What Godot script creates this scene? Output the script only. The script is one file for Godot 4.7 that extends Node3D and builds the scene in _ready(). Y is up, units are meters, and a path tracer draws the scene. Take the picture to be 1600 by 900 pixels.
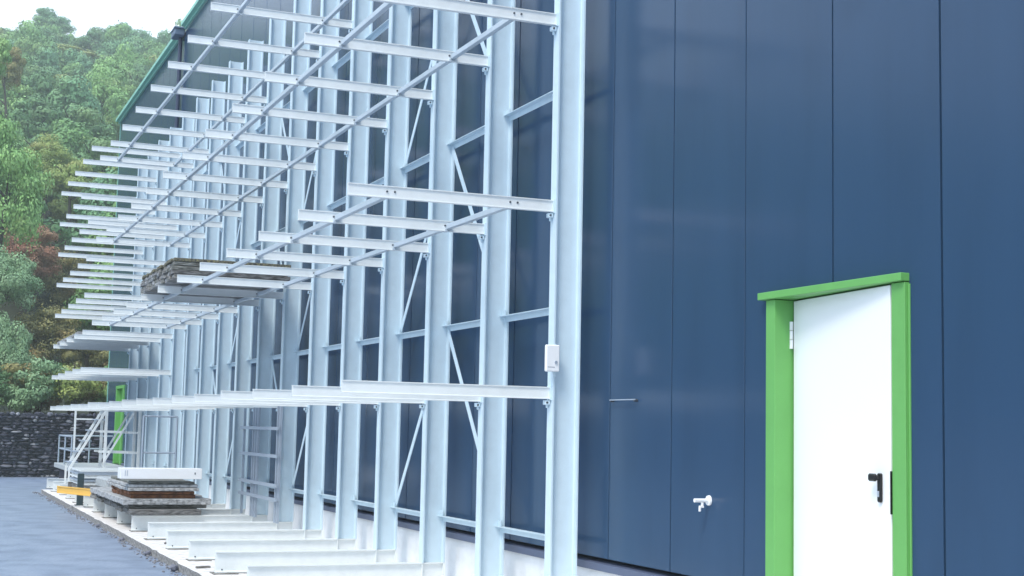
extends Node3D
# ---------------------------------------------------------------- measures
const EYE := 1.63            # camera height over the asphalt
const XW := 5.1376           # face of the blue cladding
const XC := 4.7625           # front of the rack uprights
const XB := 5.0              # back of the rack uprights
const XT := 3.0318           # tips of the rack arms
const Z0 := 10.5788
const DZ := 1.5296
const SLAB := 0.09
const BASE_TOP := 0.316
const COL_TOP := 7.90
const NEAR_LEVELS := [1.9888, 3.5111, 5.0815, 6.6127]
const FAR_LEVELS := [1.9888, 2.7052, 3.4218, 4.1499, 4.8722, 5.593, 6.3222, 7.0534]
const STRUTS := [0.776, 2.675, 4.542, 6.42]
var M := {}
var rng := RandomNumberGenerator.new()
var counts := {}
var I_mesh := {}

func P(x: float, y: float, z: float) -> Vector3:      # x to the wall, y up, z away from the camera
	return Vector3(x, y, -z)

# ---------------------------------------------------------------- scene helpers
func numbered(parent: Node, called: String) -> String:
	var key := str(parent.get_instance_id()) + called
	var k: int = counts.get(key, 0)
	counts[key] = k + 1
	return called if k == 0 else "%s_%03d" % [called, k]
func put(o: Node3D, called: String, parent: Node = self) -> Node3D:
	o.name = numbered(parent, called)
	parent.add_child(o, true)
	return o
func tag(o: Node, label: String, category: String, group := "") -> void:
	o.set_meta("label", label)
	o.set_meta("category", category)
	if group != "": o.set_meta("group", group)
func thing(called: String, label: String, category: String, at := Vector3.ZERO, group := "") -> Node3D:
	var o := Node3D.new()
	put(o, called)
	o.position = at
	tag(o, label, category, group)
	return o
func part(called: String, mesh: Mesh, mat: Material, parent: Node, at := Vector3.ZERO, basis := Basis.IDENTITY) -> MeshInstance3D:
	var o := MeshInstance3D.new()
	o.mesh = mesh
	o.material_override = mat
	o.transform = Transform3D(basis, at)
	put(o, called, parent)
	return o
func structure(called: String, mesh: Mesh, mat: Material, at := Vector3.ZERO) -> MeshInstance3D:
	var o := part(called, mesh, mat, self, at)
	o.set_meta("kind", "structure")
	return o

# ---------------------------------------------------------------- mesh helpers
func begin() -> SurfaceTool:
	var st := SurfaceTool.new()
	st.begin(Mesh.PRIMITIVE_TRIANGLES)
	st.set_smooth_group(-1)
	return st
func quad(st: SurfaceTool, a: Vector3, b: Vector3, c: Vector3, d: Vector3) -> void:   # counter-clockwise seen from outside
	for v in [a, c, b, a, d, c]: st.add_vertex(v)
func finish(st: SurfaceTool) -> ArrayMesh:
	st.generate_normals()
	return st.commit()
func add_box(st: SurfaceTool, c: Vector3, s: Vector3, b := Basis.IDENTITY, bev := 0.0) -> void:
	var h := s * 0.5
	if bev <= 0.0:
		var v := []
		for k in 8: v.append(c + b * Vector3(h.x * (1 if k & 1 else -1), h.y * (1 if k & 2 else -1), h.z * (1 if k & 4 else -1)))
		quad(st, v[4], v[5], v[7], v[6]); quad(st, v[1], v[0], v[2], v[3])
		quad(st, v[5], v[1], v[3], v[7]); quad(st, v[0], v[4], v[6], v[2])
		quad(st, v[6], v[7], v[3], v[2]); quad(st, v[0], v[1], v[5], v[4])
		return
	# chamfered box: hull of three stretched boxes
	var f := {}
	for ax in 3:
		for sg in [-1, 1]:
			var q := []
			var u := (ax + 1) % 3
			var w := (ax + 2) % 3
			for k in [[-1, -1], [1, -1], [1, 1], [-1, 1]]:
				var p := Vector3.ZERO
				p[ax] = sg * h[ax]
				p[u] = k[0] * (h[u] - bev)
				p[w] = k[1] * (h[w] - bev)
				q.append(c + b * p)
			f[[ax, sg]] = q
			if sg > 0: quad(st, q[0], q[1], q[2], q[3])
			else: quad(st, q[3], q[2], q[1], q[0])
	for ax in 3:
		var u2 := (ax + 1) % 3
		var w2 := (ax + 2) % 3
		for su in [-1, 1]:
			for sw in [-1, 1]:
				var e := []
				for t in [[-1, 0], [1, 0], [1, 1], [-1, 1]]:
					var p2 := Vector3.ZERO
					p2[ax] = t[0] * (h[ax] - bev)
					p2[u2] = su * (h[u2] - (bev if t[1] == 1 else 0.0))
					p2[w2] = sw * (h[w2] - (bev if t[1] == 0 else 0.0))
					e.append(c + b * p2)
				if su * sw > 0: quad(st, e[0], e[1], e[2], e[3])
				else: quad(st, e[3], e[2], e[1], e[0])
	for sx in [-1, 1]:
		for sy in [-1, 1]:
			for sz in [-1, 1]:
				var a := c + b * Vector3(sx * h.x, sy * (h.y - bev), sz * (h.z - bev))
				var d := c + b * Vector3(sx * (h.x - bev), sy * h.y, sz * (h.z - bev))
				var g := c + b * Vector3(sx * (h.x - bev), sy * (h.y - bev), sz * h.z)
				for v2 in ([a, g, d] if sx * sy * sz > 0 else [a, d, g]): st.add_vertex(v2)
func box_mesh(s: Vector3, bev := 0.0) -> ArrayMesh:
	var st := begin()
	add_box(st, Vector3.ZERO, s, Basis.IDENTITY, bev)
	return finish(st)
# a polygon (u, v) swept along w; o + u*U + v*V, from 0 to len*W
func add_sweep(st: SurfaceTool, poly: PackedVector2Array, o: Vector3, U: Vector3, V: Vector3, W: Vector3) -> void:
	var pg := poly.duplicate()
	if Geometry2D.is_polygon_clockwise(pg): pg.reverse()
	var flip := U.cross(V).dot(W) < 0.0
	var n := pg.size()
	var A := []
	var B := []
	for p in pg:
		A.append(o + U * p.x + V * p.y)
		B.append(o + U * p.x + V * p.y + W)
	for i in n:
		var j := (i + 1) % n
		if flip: quad(st, A[j], A[i], B[i], B[j])
		else: quad(st, A[i], A[j], B[j], B[i])
	var t := Geometry2D.triangulate_polygon(pg)
	for k in range(0, t.size(), 3):
		var p0: Vector2 = pg[t[k]]
		var p1: Vector2 = pg[t[k + 1]]
		var p2: Vector2 = pg[t[k + 2]]
		var ccw: bool = (p1 - p0).cross(p2 - p0) > 0.0
		var f1 := [B[t[k]], B[t[k + 2]], B[t[k + 1]]]
		var f2 := [A[t[k]], A[t[k + 1]], A[t[k + 2]]]
		if ccw == flip:
			f1 = [f1[0], f1[2], f1[1]]
			f2 = [f2[0], f2[2], f2[1]]
		for v in f1: st.add_vertex(v)
		for v in f2: st.add_vertex(v)
func i_poly(h: float, b: float, tf: float, tw: float) -> PackedVector2Array:   # u across the flange, v along the depth, origin at the middle
	var H := h * 0.5
	var B := b * 0.5
	var T := tw * 0.5
	var r := minf(minf(0.008, tf), (b - tw) * 0.2)
	return PackedVector2Array([Vector2(-B, -H), Vector2(B, -H), Vector2(B, -H + tf), Vector2(T + r, -H + tf), Vector2(T, -H + tf + r), Vector2(T, H - tf - r), Vector2(T + r, H - tf), Vector2(B, H - tf), Vector2(B, H), Vector2(-B, H), Vector2(-B, H - tf), Vector2(-T - r, H - tf), Vector2(-T, H - tf - r), Vector2(-T, -H + tf + r), Vector2(-T - r, -H + tf), Vector2(-B, -H + tf)])
func sweep_mesh(poly: PackedVector2Array, U: Vector3, V: Vector3, W: Vector3, o := Vector3.ZERO) -> ArrayMesh:
	var st := begin()
	add_sweep(st, poly, o, U, V, W)
	return finish(st)
func add_tube(st: SurfaceTool, a: Vector3, b: Vector3, r0: float, r1: float, sides := 8, smooth := true) -> void:
	var w := (b - a).normalized()
	var u := w.cross(Vector3.UP if absf(w.y) < 0.9 else Vector3.RIGHT).normalized()
	var v := w.cross(u)
	if smooth: st.set_smooth_group(1)
	for i in sides:
		var t0 := TAU * i / sides
		var t1 := TAU * (i + 1) / sides
		var d0 := u * cos(t0) + v * sin(t0)
		var d1 := u * cos(t1) + v * sin(t1)
		quad(st, a + d0 * r0, a + d1 * r0, b + d1 * r1, b + d0 * r1)
	st.set_smooth_group(-1)
	for i in sides:
		var t0 := TAU * i / sides
		var t1 := TAU * (i + 1) / sides
		var d0 := u * cos(t0) + v * sin(t0)
		var d1 := u * cos(t1) + v * sin(t1)
		for q in [a, a + d0 * r0, a + d1 * r0, b, b + d1 * r1, b + d0 * r1]: st.add_vertex(q)
func add_bar(st: SurfaceTool, a: Vector3, b: Vector3, wdt: float, hgt: float) -> void:    # square section
	var w := (b - a)
	var z := w.normalized()
	var x := z.cross(Vector3.UP if absf(z.y) < 0.95 else Vector3.FORWARD).normalized()
	var y := x.cross(z)
	add_box(st, (a + b) * 0.5, Vector3(wdt, hgt, w.length()), Basis(x, y, -z) if Basis(x, y, -z).determinant() > 0 else Basis(x, y, z))
func bar_mesh(a: Vector3, b: Vector3, wdt: float, hgt: float) -> ArrayMesh:
	var st := begin()
	add_bar(st, a, b, wdt, hgt)
	return finish(st)
func tube_mesh(a: Vector3, b: Vector3, r0: float, r1: float, sides := 10) -> ArrayMesh:
	var st := begin()
	add_tube(st, a, b, r0, r1, sides)
	return finish(st)
func add_lump(st: SurfaceTool, c: Vector3, s: Vector3, sd: int, rough := 0.25) -> void:    # an angular stone, 20 faces
	var g := RandomNumberGenerator.new()
	g.seed = sd
	var ph := (1.0 + sqrt(5.0)) / 2.0
	var v := []
	for p in [Vector3(-1, ph, 0), Vector3(1, ph, 0), Vector3(-1, -ph, 0), Vector3(1, -ph, 0), Vector3(0, -1, ph), Vector3(0, 1, ph), Vector3(0, -1, -ph), Vector3(0, 1, -ph), Vector3(ph, 0, -1), Vector3(ph, 0, 1), Vector3(-ph, 0, -1), Vector3(-ph, 0, 1)]:
		var q: Vector3 = p.normalized()
		# push towards a box
		var m: float = max(absf(q.x), absf(q.y), absf(q.z))
		q = q.lerp(q / m, 0.75) * (1.0 - rough * g.randf())
		v.append(c + q * s * 0.5)
	for f in [[0, 11, 5], [0, 5, 1], [0, 1, 7], [0, 7, 10], [0, 10, 11], [1, 5, 9], [5, 11, 4], [11, 10, 2], [10, 7, 6], [7, 1, 8], [3, 9, 4], [3, 4, 2], [3, 2, 6], [3, 6, 8], [3, 8, 9], [4, 9, 5], [2, 4, 11], [6, 2, 10], [8, 6, 7], [9, 8, 1]]:
		for k in [f[0], f[2], f[1]]: st.add_vertex(v[k])
func lump_mesh(s: Vector3, sd: int, rough := 0.25) -> ArrayMesh:
	var st := begin()
	add_lump(st, Vector3.ZERO, s, sd, rough)
	return finish(st)

# ---------------------------------------------------------------- materials
func noise_tex(sd: int, freq: float, octaves: int, stops: Array, size := 512, stretch := Vector2(1, 1)) -> ImageTexture:
	var n := FastNoiseLite.new()
	n.seed = sd
	n.noise_type = FastNoiseLite.TYPE_SIMPLEX_SMOOTH
	n.frequency = freq
	n.fractal_octaves = octaves
	n.fractal_gain = 0.55
	var w := int(size * stretch.x)
	var h := int(size * stretch.y)
	var im := n.get_seamless_image(w, h)
	im.convert(Image.FORMAT_RGB8)
	if stretch != Vector2(1, 1): im.resize(size, size, Image.INTERPOLATE_CUBIC)
	var lut := []
	for i in 256:
		var t := i / 255.0
		var c: Color = stops[stops.size() - 1][1]
		for k in stops.size() - 1:
			if t <= stops[k + 1][0]:
				c = (stops[k][1] as Color).lerp(stops[k + 1][1], clampf((t - stops[k][0]) / (stops[k + 1][0] - stops[k][0]), 0, 1))
				break
		lut.append(c)
	var d := im.get_data()
	for i in range(0, d.size(), 3):
		var c2: Color = lut[d[i]]
		d[i] = int(c2.r * 255); d[i + 1] = int(c2.g * 255); d[i + 2] = int(c2.b * 255)
	return ImageTexture.create_from_image(Image.create_from_data(size, size, false, Image.FORMAT_RGB8, d))
func normal_tex(sd: int, freq: float, octaves: int, amount: float, size := 512, stretch := Vector2(1, 1)) -> ImageTexture:
	var n := FastNoiseLite.new()
	n.seed = sd
	n.frequency = freq
	n.fractal_octaves = octaves
	var im := n.get_seamless_image(int(size * stretch.x), int(size * stretch.y))
	if stretch != Vector2(1, 1): im.resize(size, size, Image.INTERPOLATE_CUBIC)
	im.convert(Image.FORMAT_RGBA8)
	im.bump_map_to_normal_map(amount)
	return ImageTexture.create_from_image(im)
func mat(c: Color, rough := 0.6, tex: Texture2D = null, scale := 1.0, metal := 0.0, nrm: Texture2D = null, ns := 0.5) -> StandardMaterial3D:
	var m := StandardMaterial3D.new()
	m.albedo_color = c
	m.roughness = rough
	m.metallic = metal
	if tex or nrm:
		m.uv1_triplanar = true
		m.uv1_world_triplanar = true
		m.uv1_scale = Vector3.ONE * scale
	if tex: m.albedo_texture = tex
	if nrm:
		m.normal_enabled = true
		m.normal_texture = nrm
		m.normal_scale = ns
	return m
func grey(v: float) -> Color: return Color(v, v, v)
func make_materials() -> void:
	var mottle := noise_tex(3, 0.012, 5, [[0.0, grey(0.955)], [0.45, grey(0.98)], [1.0, grey(1.0)]])
	M.steel = mat(Color(0.815, 0.895, 0.94), 0.42, mottle, 0.8)
	M.arm = mat(Color(0.912, 0.936, 0.940), 0.45, mottle, 0.8)
	M.rail = mat(Color(0.74, 0.79, 0.83), 0.4, mottle, 0.8)
	M.bolt = mat(Color(0.25, 0.28, 0.32), 0.5)
	var panel := noise_tex(8, 0.006, 4, [[0.0, grey(0.94)], [0.5, grey(0.98)], [1.0, grey(1.0)]], 512, Vector2(2, 0.25))
	M.panel = mat(Color(0.186, 0.290, 0.405), 0.2, panel, 0.35, 0.0, normal_tex(21, 0.004, 3, 2.0, 512, Vector2(1, 0.4)), 0.025)
	M.panel.metallic_specular = 0.36
	M.joint = mat(Color(0.05, 0.07, 0.11), 0.9)
	M.sill = mat(Color(0.33, 0.37, 0.47), 0.45)
	var plaster := noise_tex(5, 0.01, 5, [[0.0, grey(0.93)], [0.5, grey(0.98)], [1.0, grey(1.0)]])
	M.plinth = mat(Color(0.95, 0.96, 0.97), 0.85, plaster, 0.6)
	M.green = mat(Color(0.41, 0.68, 0.36), 0.45, mottle, 0.5)
	M.leaf_white = mat(Color(0.945, 0.955, 0.96), 0.4)
	M.black = mat(Color(0.05, 0.055, 0.06), 0.4)
	M.teal = mat(Color(0.55, 0.78, 0.71), 0.45)
	M.roof = mat(Color(0.35, 0.40, 0.45), 0.6)
	M.white = mat(Color(0.93, 0.94, 0.95), 0.4)
	var conc := noise_tex(11, 0.02, 5, [[0.0, grey(0.74)], [0.4, grey(0.92)], [1.0, grey(1.0)]])
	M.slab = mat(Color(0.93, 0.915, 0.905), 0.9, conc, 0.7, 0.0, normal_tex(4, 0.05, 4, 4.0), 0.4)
	M.concrete = mat(Color(0.70, 0.73, 0.75), 0.92, conc, 1.3, 0.0, normal_tex(4, 0.05, 4, 4.0), 0.6)
	var asp := noise_tex(17, 0.010, 8, [[0.0, Color(0.74, 0.76, 0.80)], [0.40, Color(0.86, 0.88, 0.91)], [0.60, Color(0.93, 0.94, 0.96)], [1.0, Color(1, 1, 1)]], 1024)
	var aspn := normal_tex(18, 0.2, 3, 6.0)
	M.asphalt = mat(Color(0.555, 0.605, 0.68), 0.40, asp, 0.13, 0.0, aspn, 0.06)
	M.asphalt.detail_enabled = false
	var wood := noise_tex(31, 0.02, 5, [[0.0, Color(0.36, 0.36, 0.36)], [0.4, Color(0.62, 0.62, 0.62)], [0.7, Color(0.82, 0.82, 0.82)], [1.0, Color(0.97, 0.97, 0.97)]], 512, Vector2(0.35, 2.0))
	var woodn := normal_tex(32, 0.04, 4, 8.0, 512, Vector2(0.35, 2.0))
	M.boards = []
	for c in [Color(0.84, 0.85, 0.86), Color(0.72, 0.73, 0.74), Color(0.62, 0.62, 0.62), Color(0.74, 0.73, 0.71), Color(0.66, 0.67, 0.65)]: M.boards.append(mat(c, 0.95, wood, 1.6, 0.0, woodn, 0.8))
	var moss := noise_tex(41, 0.03, 5, [[0.0, Color(0.20, 0.19, 0.17)], [0.45, Color(0.40, 0.39, 0.35)], [0.62, Color(0.52, 0.51, 0.46)], [0.70, Color(0.56, 0.54, 0.26)], [0.80, Color(0.60, 0.58, 0.50)], [1.0, Color(0.70, 0.70, 0.66)]])
	M.moss = mat(Color(0.9, 0.9, 0.9), 0.95, moss, 1.5, 0.0, woodn, 0.8)
	var rust := noise_tex(43, 0.03, 5, [[0.0, Color(0.24, 0.14, 0.09)], [0.5, Color(0.42, 0.25, 0.15)], [1.0, Color(0.52, 0.36, 0.22)]])
	M.rust = mat(Color(1, 1, 1), 0.9, rust, 0.6)
	var wth := noise_tex(61, 0.018, 6, [[0.0, grey(0.52)], [0.35, grey(0.76)], [0.55, grey(0.90)], [1.0, grey(1.0)]])
	M.weathered = mat(Color(0.76, 0.77, 0.78), 0.95, wth, 1.1, 0.0, woodn, 0.8)
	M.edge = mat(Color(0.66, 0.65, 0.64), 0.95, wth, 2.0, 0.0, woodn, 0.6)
	M.yellow = mat(Color(0.92, 0.73, 0.34), 0.5, mottle, 0.8)
	M.dark_post = mat(Color(0.17, 0.25, 0.28), 0.6, mottle, 1.0)
	M.galv = mat(Color(0.66, 0.71, 0.77), 0.45, mottle, 2.0, 0.2)
	M.stones = []
	for c in [Color(0.24, 0.25, 0.31), Color(0.30, 0.31, 0.38), Color(0.36, 0.37, 0.43), Color(0.20, 0.21, 0.26), Color(0.46, 0.47, 0.52), Color(0.62, 0.63, 0.66)]: M.stones.append(mat(c, 0.9, conc, 2.5))
	M.stones.append(M.stones[4])
	M.gravel = mat(Color(0.55, 0.55, 0.57), 0.95, conc, 3.0)
	M.soil = mat(Color(0.20, 0.23, 0.13), 0.95, noise_tex(55, 0.03, 4, [[0.0, grey(0.5)], [1.0, grey(1.0)]]), 0.2)
	M.bark = mat(Color(0.25, 0.22, 0.20), 0.95)

# ---------------------------------------------------------------- trees
var crowns := {}
func crown_mesh(sd: int, shape: Vector3, lobes: int, leaves: int, leaf: float, c0: Color, c1: Color, c2: Color) -> ArrayMesh:
	# unit crown about 1 m in radius: lobes on an uneven ellipsoid, leaves on the lobes
	var g := RandomNumberGenerator.new()
	g.seed = sd
	var L := []
	for i in lobes:
		var t := g.randf() * TAU
		var y := g.randf_range(-0.7, 1.0)
		var rr := sqrt(maxf(0.0, 1.0 - y * y))
		var q := Vector3(cos(t) * rr, y, sin(t) * rr) * g.randf_range(0.45, 0.86)
		var col := c0.lerp(c1, g.randf())
		if g.randf() < 0.22: col = col.lerp(c2, g.randf_range(0.4, 1.0))
		L.append([q * shape, g.randf_range(0.22, 0.42), col, g.randf_range(0.55, 1.0)])
	var vs := PackedVector3Array()
	var ns := PackedVector3Array()
	var cs := PackedColorArray()
	for i in leaves:
		var l: Array = L[g.randi() % lobes]
		var dir := Vector3(g.randfn(), g.randfn() * 0.8 + 0.25, g.randfn()).normalized()
		var rad: float = l[1]
		var p: Vector3 = l[0] + dir * Vector3(1, l[3], 1) * rad * (1.0 - 0.5 * pow(g.randf(), 2.0))
		if g.randf() < 0.06: p += dir * rad * g.randf() * 0.45
		var nrm := (dir + Vector3(g.randfn(), g.randfn(), g.randfn()) * 0.22).normalized()
		var u := nrm.cross(Vector3(g.randfn(), g.randfn(), g.randfn())).normalized()
		var v := nrm.cross(u)
		var s := leaf * g.randf_range(0.6, 1.3)
		var col2: Color = l[2]
		col2 = col2.lerp(c0 if g.randf() < 0.5 else c1, 0.35) * g.randf_range(0.75, 1.25)
		col2.a = 1.0
		var a := p - u * s
		var b := p + v * s * 0.6
		var c := p + u * s
		var d := p - v * s * 0.6
		for w in [a, b, c, a, c, d]:
			vs.append(w); ns.append(nrm); cs.append(col2)
	var arr := []
	arr.resize(Mesh.ARRAY_MAX)
	arr[Mesh.ARRAY_VERTEX] = vs
	arr[Mesh.ARRAY_NORMAL] = ns
	arr[Mesh.ARRAY_COLOR] = cs
	var m := ArrayMesh.new()
	m.add_surface_from_arrays(Mesh.PRIMITIVE_TRIANGLES, arr)
	return m
func make_crowns() -> void:
	var lm := StandardMaterial3D.new()
	lm.vertex_color_use_as_albedo = true
	lm.roughness = 0.7
	lm.backlight_enabled = true
	lm.backlight = Color(0.12, 0.15, 0.06)
	M.leaf = lm
	var kinds := {
		"mid": [Color(0.120, 0.258, 0.085), Color(0.180, 0.342, 0.104), Color(0.252, 0.360, 0.114)],
		"dark": [Color(0.078, 0.174, 0.067), Color(0.114, 0.234, 0.085), Color(0.168, 0.264, 0.095)],
		"bright": [Color(0.165, 0.330, 0.095), Color(0.253, 0.440, 0.142), Color(0.330, 0.473, 0.162)],
		"yellow": [Color(0.204, 0.300, 0.075), Color(0.312, 0.375, 0.100), Color(0.372, 0.338, 0.120)],
		"rust": [Color(0.257, 0.127, 0.083), Color(0.338, 0.155, 0.094), Color(0.270, 0.196, 0.099)],
		"olive": [Color(0.176, 0.176, 0.061), Color(0.257, 0.227, 0.077), Color(0.311, 0.189, 0.077)],
		"pale": [Color(0.150, 0.273, 0.135), Color(0.240, 0.378, 0.189), Color(0.300, 0.420, 0.234)],
		"bluish": [Color(0.096, 0.231, 0.110), Color(0.144, 0.306, 0.140), Color(0.192, 0.338, 0.140)]}
	var sd := 100
	for k in kinds:
		var c: Array = kinds[k]
		crowns[k] = []
		for v in 2:
			sd += 1
			crowns[k].append(crown_mesh(sd, Vector3(1.0, 0.95 + 0.25 * v, 1.0), 22 + 8 * v, 7500, 0.052, c[0], c[1], c[2]))
		crowns[k + "_near"] = [crown_mesh(sd + 50, Vector3(1.0, 1.1, 1.0), 44, 16000, 0.032, c[0], c[1], c[2])]
func hill(x: float, z: float) -> float:
	var t := maxf(0.0, z - 45.6)
	var y := 1.55 + t * 0.10
	if t > 8.0: y += (t - 8.0) * 0.231
	if t > 140.0: y -= (t - 140.0) * 0.45
	y += sin(x * 0.09 + z * 0.03) * minf(0.5, t * 0.03) + sin(x * 0.031 - z * 0.05 + 1.0) * minf(0.6, t * 0.03)
	return y
const KIND_WORDS := {"mid": "mid green", "dark": "dark green", "bright": "fresh bright green", "yellow": "yellowing", "rust": "rusty brown", "olive": "olive brown", "pale": "pale silvery green", "bluish": "bluish green"}
func cy0(x: float, z: float) -> float: return hill(x, z) + 4.0
func tree(kind: String, variant: int, x: float, z: float, cy: float, r: float, h: float, called: String, label: String) -> void:
	# cy: height of the crown's middle; r, h: half width and half height of the crown
	var gy := hill(x, z) - 0.1
	var t := thing(called, label, "tree", P(x, gy, z), "trees on the wooded hillside")
	var g := RandomNumberGenerator.new()
	g.seed = int(x * 131 + z * 977) + 5
	var top := maxf(cy - gy, 1.0)
	var st := begin()
	var tr := 0.10 + r * 0.035
	var mid := Vector3(g.randfn() * 0.1, top * 0.5, g.randfn() * 0.1)
	var tip := Vector3(g.randfn() * 0.2, top + h * 0.3, g.randfn() * 0.2)
	add_tube(st, Vector3.ZERO, mid, tr, tr * 0.75, 7)
	add_tube(st, mid, tip, tr * 0.75, tr * 0.2, 7)
	for k in 5:
		var f := g.randf_range(0.35, 0.95)
		var s0 := mid.lerp(tip, f)
		var an := g.randf() * TAU
		add_tube(st, s0, s0 + Vector3(cos(an) * r * 0.7, h * g.randf_range(0.2, 0.6), sin(an) * r * 0.7), tr * 0.4, tr * 0.12, 5)
	part("trunk", finish(st), M.bark, t)
	var list: Array = crowns[kind]
	var b := Basis(Vector3.UP, g.randf() * TAU).scaled_local(Vector3(r, h, r))
	part("crown", list[variant % list.size()], M.leaf, t, Vector3(0, top, 0), b)

func _ready() -> void:
	rng.seed = 20
	# ------------------------------------------------------------ camera, sky, light
	var cam := Camera3D.new()
	cam.transform = Transform3D(Basis(Vector3(0.92203201, 0.02060915, 0.38656467), Vector3(-0.05735364, 0.99483395, 0.08376142), Vector3(-0.3828414, -0.0994016, 0.91845075)).orthonormalized(), Vector3(0, EYE, 0))
	cam.fov = 22.7318
	cam.near = 0.1
	cam.far = 1500.0
	cam.name = "camera"
	add_child(cam)
	cam.current = true
	var sm := ProceduralSkyMaterial.new()
	sm.sky_top_color = Color(0.80, 0.89, 1.0)
	sm.sky_horizon_color = Color(0.985, 0.975, 0.975)
	sm.sky_curve = 0.16
	sm.sky_energy_multiplier = 1.0
	sm.ground_bottom_color = Color(0.45, 0.47, 0.52)
	sm.ground_horizon_color = Color(0.80, 0.81, 0.84)
	sm.sun_angle_max = 0.0
	var sky := Sky.new()
	sky.sky_material = sm
	var env := Environment.new()
	env.background_mode = Environment.BG_SKY
	env.sky = sky
	env.background_energy_multiplier = 1.0
	env.tonemap_mode = Environment.TONE_MAPPER_LINEAR
	env.tonemap_exposure = 2.02
	env.sdfgi_enabled = true
	env.ssao_enabled = true
	env.ssil_enabled = true
	env.fog_enabled = true
	env.fog_density = 0.0018
	env.fog_light_color = Color(0.90, 0.96, 0.94)
	var we := WorldEnvironment.new()
	we.environment = env
	we.name = "environment"
	add_child(we)
	var sun := DirectionalLight3D.new()
	sun.name = "sun"
	sun.light_energy = 0.5
	sun.light_color = Color(1.0, 0.97, 0.93)
	sun.light_angular_distance = 18.0
	sun.shadow_enabled = true
	add_child(sun)
	sun.look_at_from_position(Vector3(-5, 9, 4), Vector3.ZERO)
	make_materials()
	build_ground()
	build_warehouse()
	build_racks()
	build_gabion()
	build_stored()
	build_small()
	build_trees()

# ---------------------------------------------------------------- ground
func build_ground() -> void:
	var st := begin()
	quad(st, P(-400, 0, -400), P(400, 0, -400), P(400, 0, 45.5), P(-400, 0, 45.5))
	structure("asphalt_yard", finish(st), M.asphalt)
	# concrete strip that carries the racks, edge broken and uneven
	var g := RandomNumberGenerator.new()
	g.seed = 7
	var s2 := begin()
	var s4 := begin()
	var pieces := [[2.0, 27.85], [28.0, 34.45]]
	for pc in pieces:
		var zz: float = pc[0]
		var pts := []
		while zz < pc[1] - 0.05:
			pts.append([zz, 2.865 + g.randfn() * 0.006])
			zz += g.randf_range(0.10, 0.35)
		pts.append([pc[1], 2.866])
		for i in pts.size() - 1:
			var a: Array = pts[i]
			var b: Array = pts[i + 1]
			var p0 := P(a[1], SLAB, a[0])
			var p1 := P(b[1], SLAB, b[0])
			quad(s2, p0, P(5.3, SLAB, a[0]), P(5.3, SLAB, b[0]), p1)
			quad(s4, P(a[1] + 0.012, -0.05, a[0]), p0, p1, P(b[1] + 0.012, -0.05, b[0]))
		for e in [pts[0], pts[pts.size() - 1]]:
			quad(s2, P(e[1], -0.05, e[0]), P(5.3, -0.05, e[0]), P(5.3, SLAB, e[0]), P(e[1], SLAB, e[0]))
	structure("concrete_strip", finish(s2), M.slab)
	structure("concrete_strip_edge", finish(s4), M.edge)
	# hillside behind the stone wall
	var s3 := begin()
	s3.set_smooth_group(1)
	var nx := 40
	var nz := 36
	for i in nx:
		for j in nz:
			var q := []
			for k in [[0, 0], [1, 0], [1, 1], [0, 1]]:
				var x := lerpf(-190.0, 130.0, float(i + k[0]) / nx)
				var z := 45.45 + 220.0 * pow(float(j + k[1]) / nz, 1.4)
				q.append(P(x, hill(x, z), z))
			quad(s3, q[0], q[1], q[2], q[3])
	structure("hillside", finish(s3), M.soil)

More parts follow.
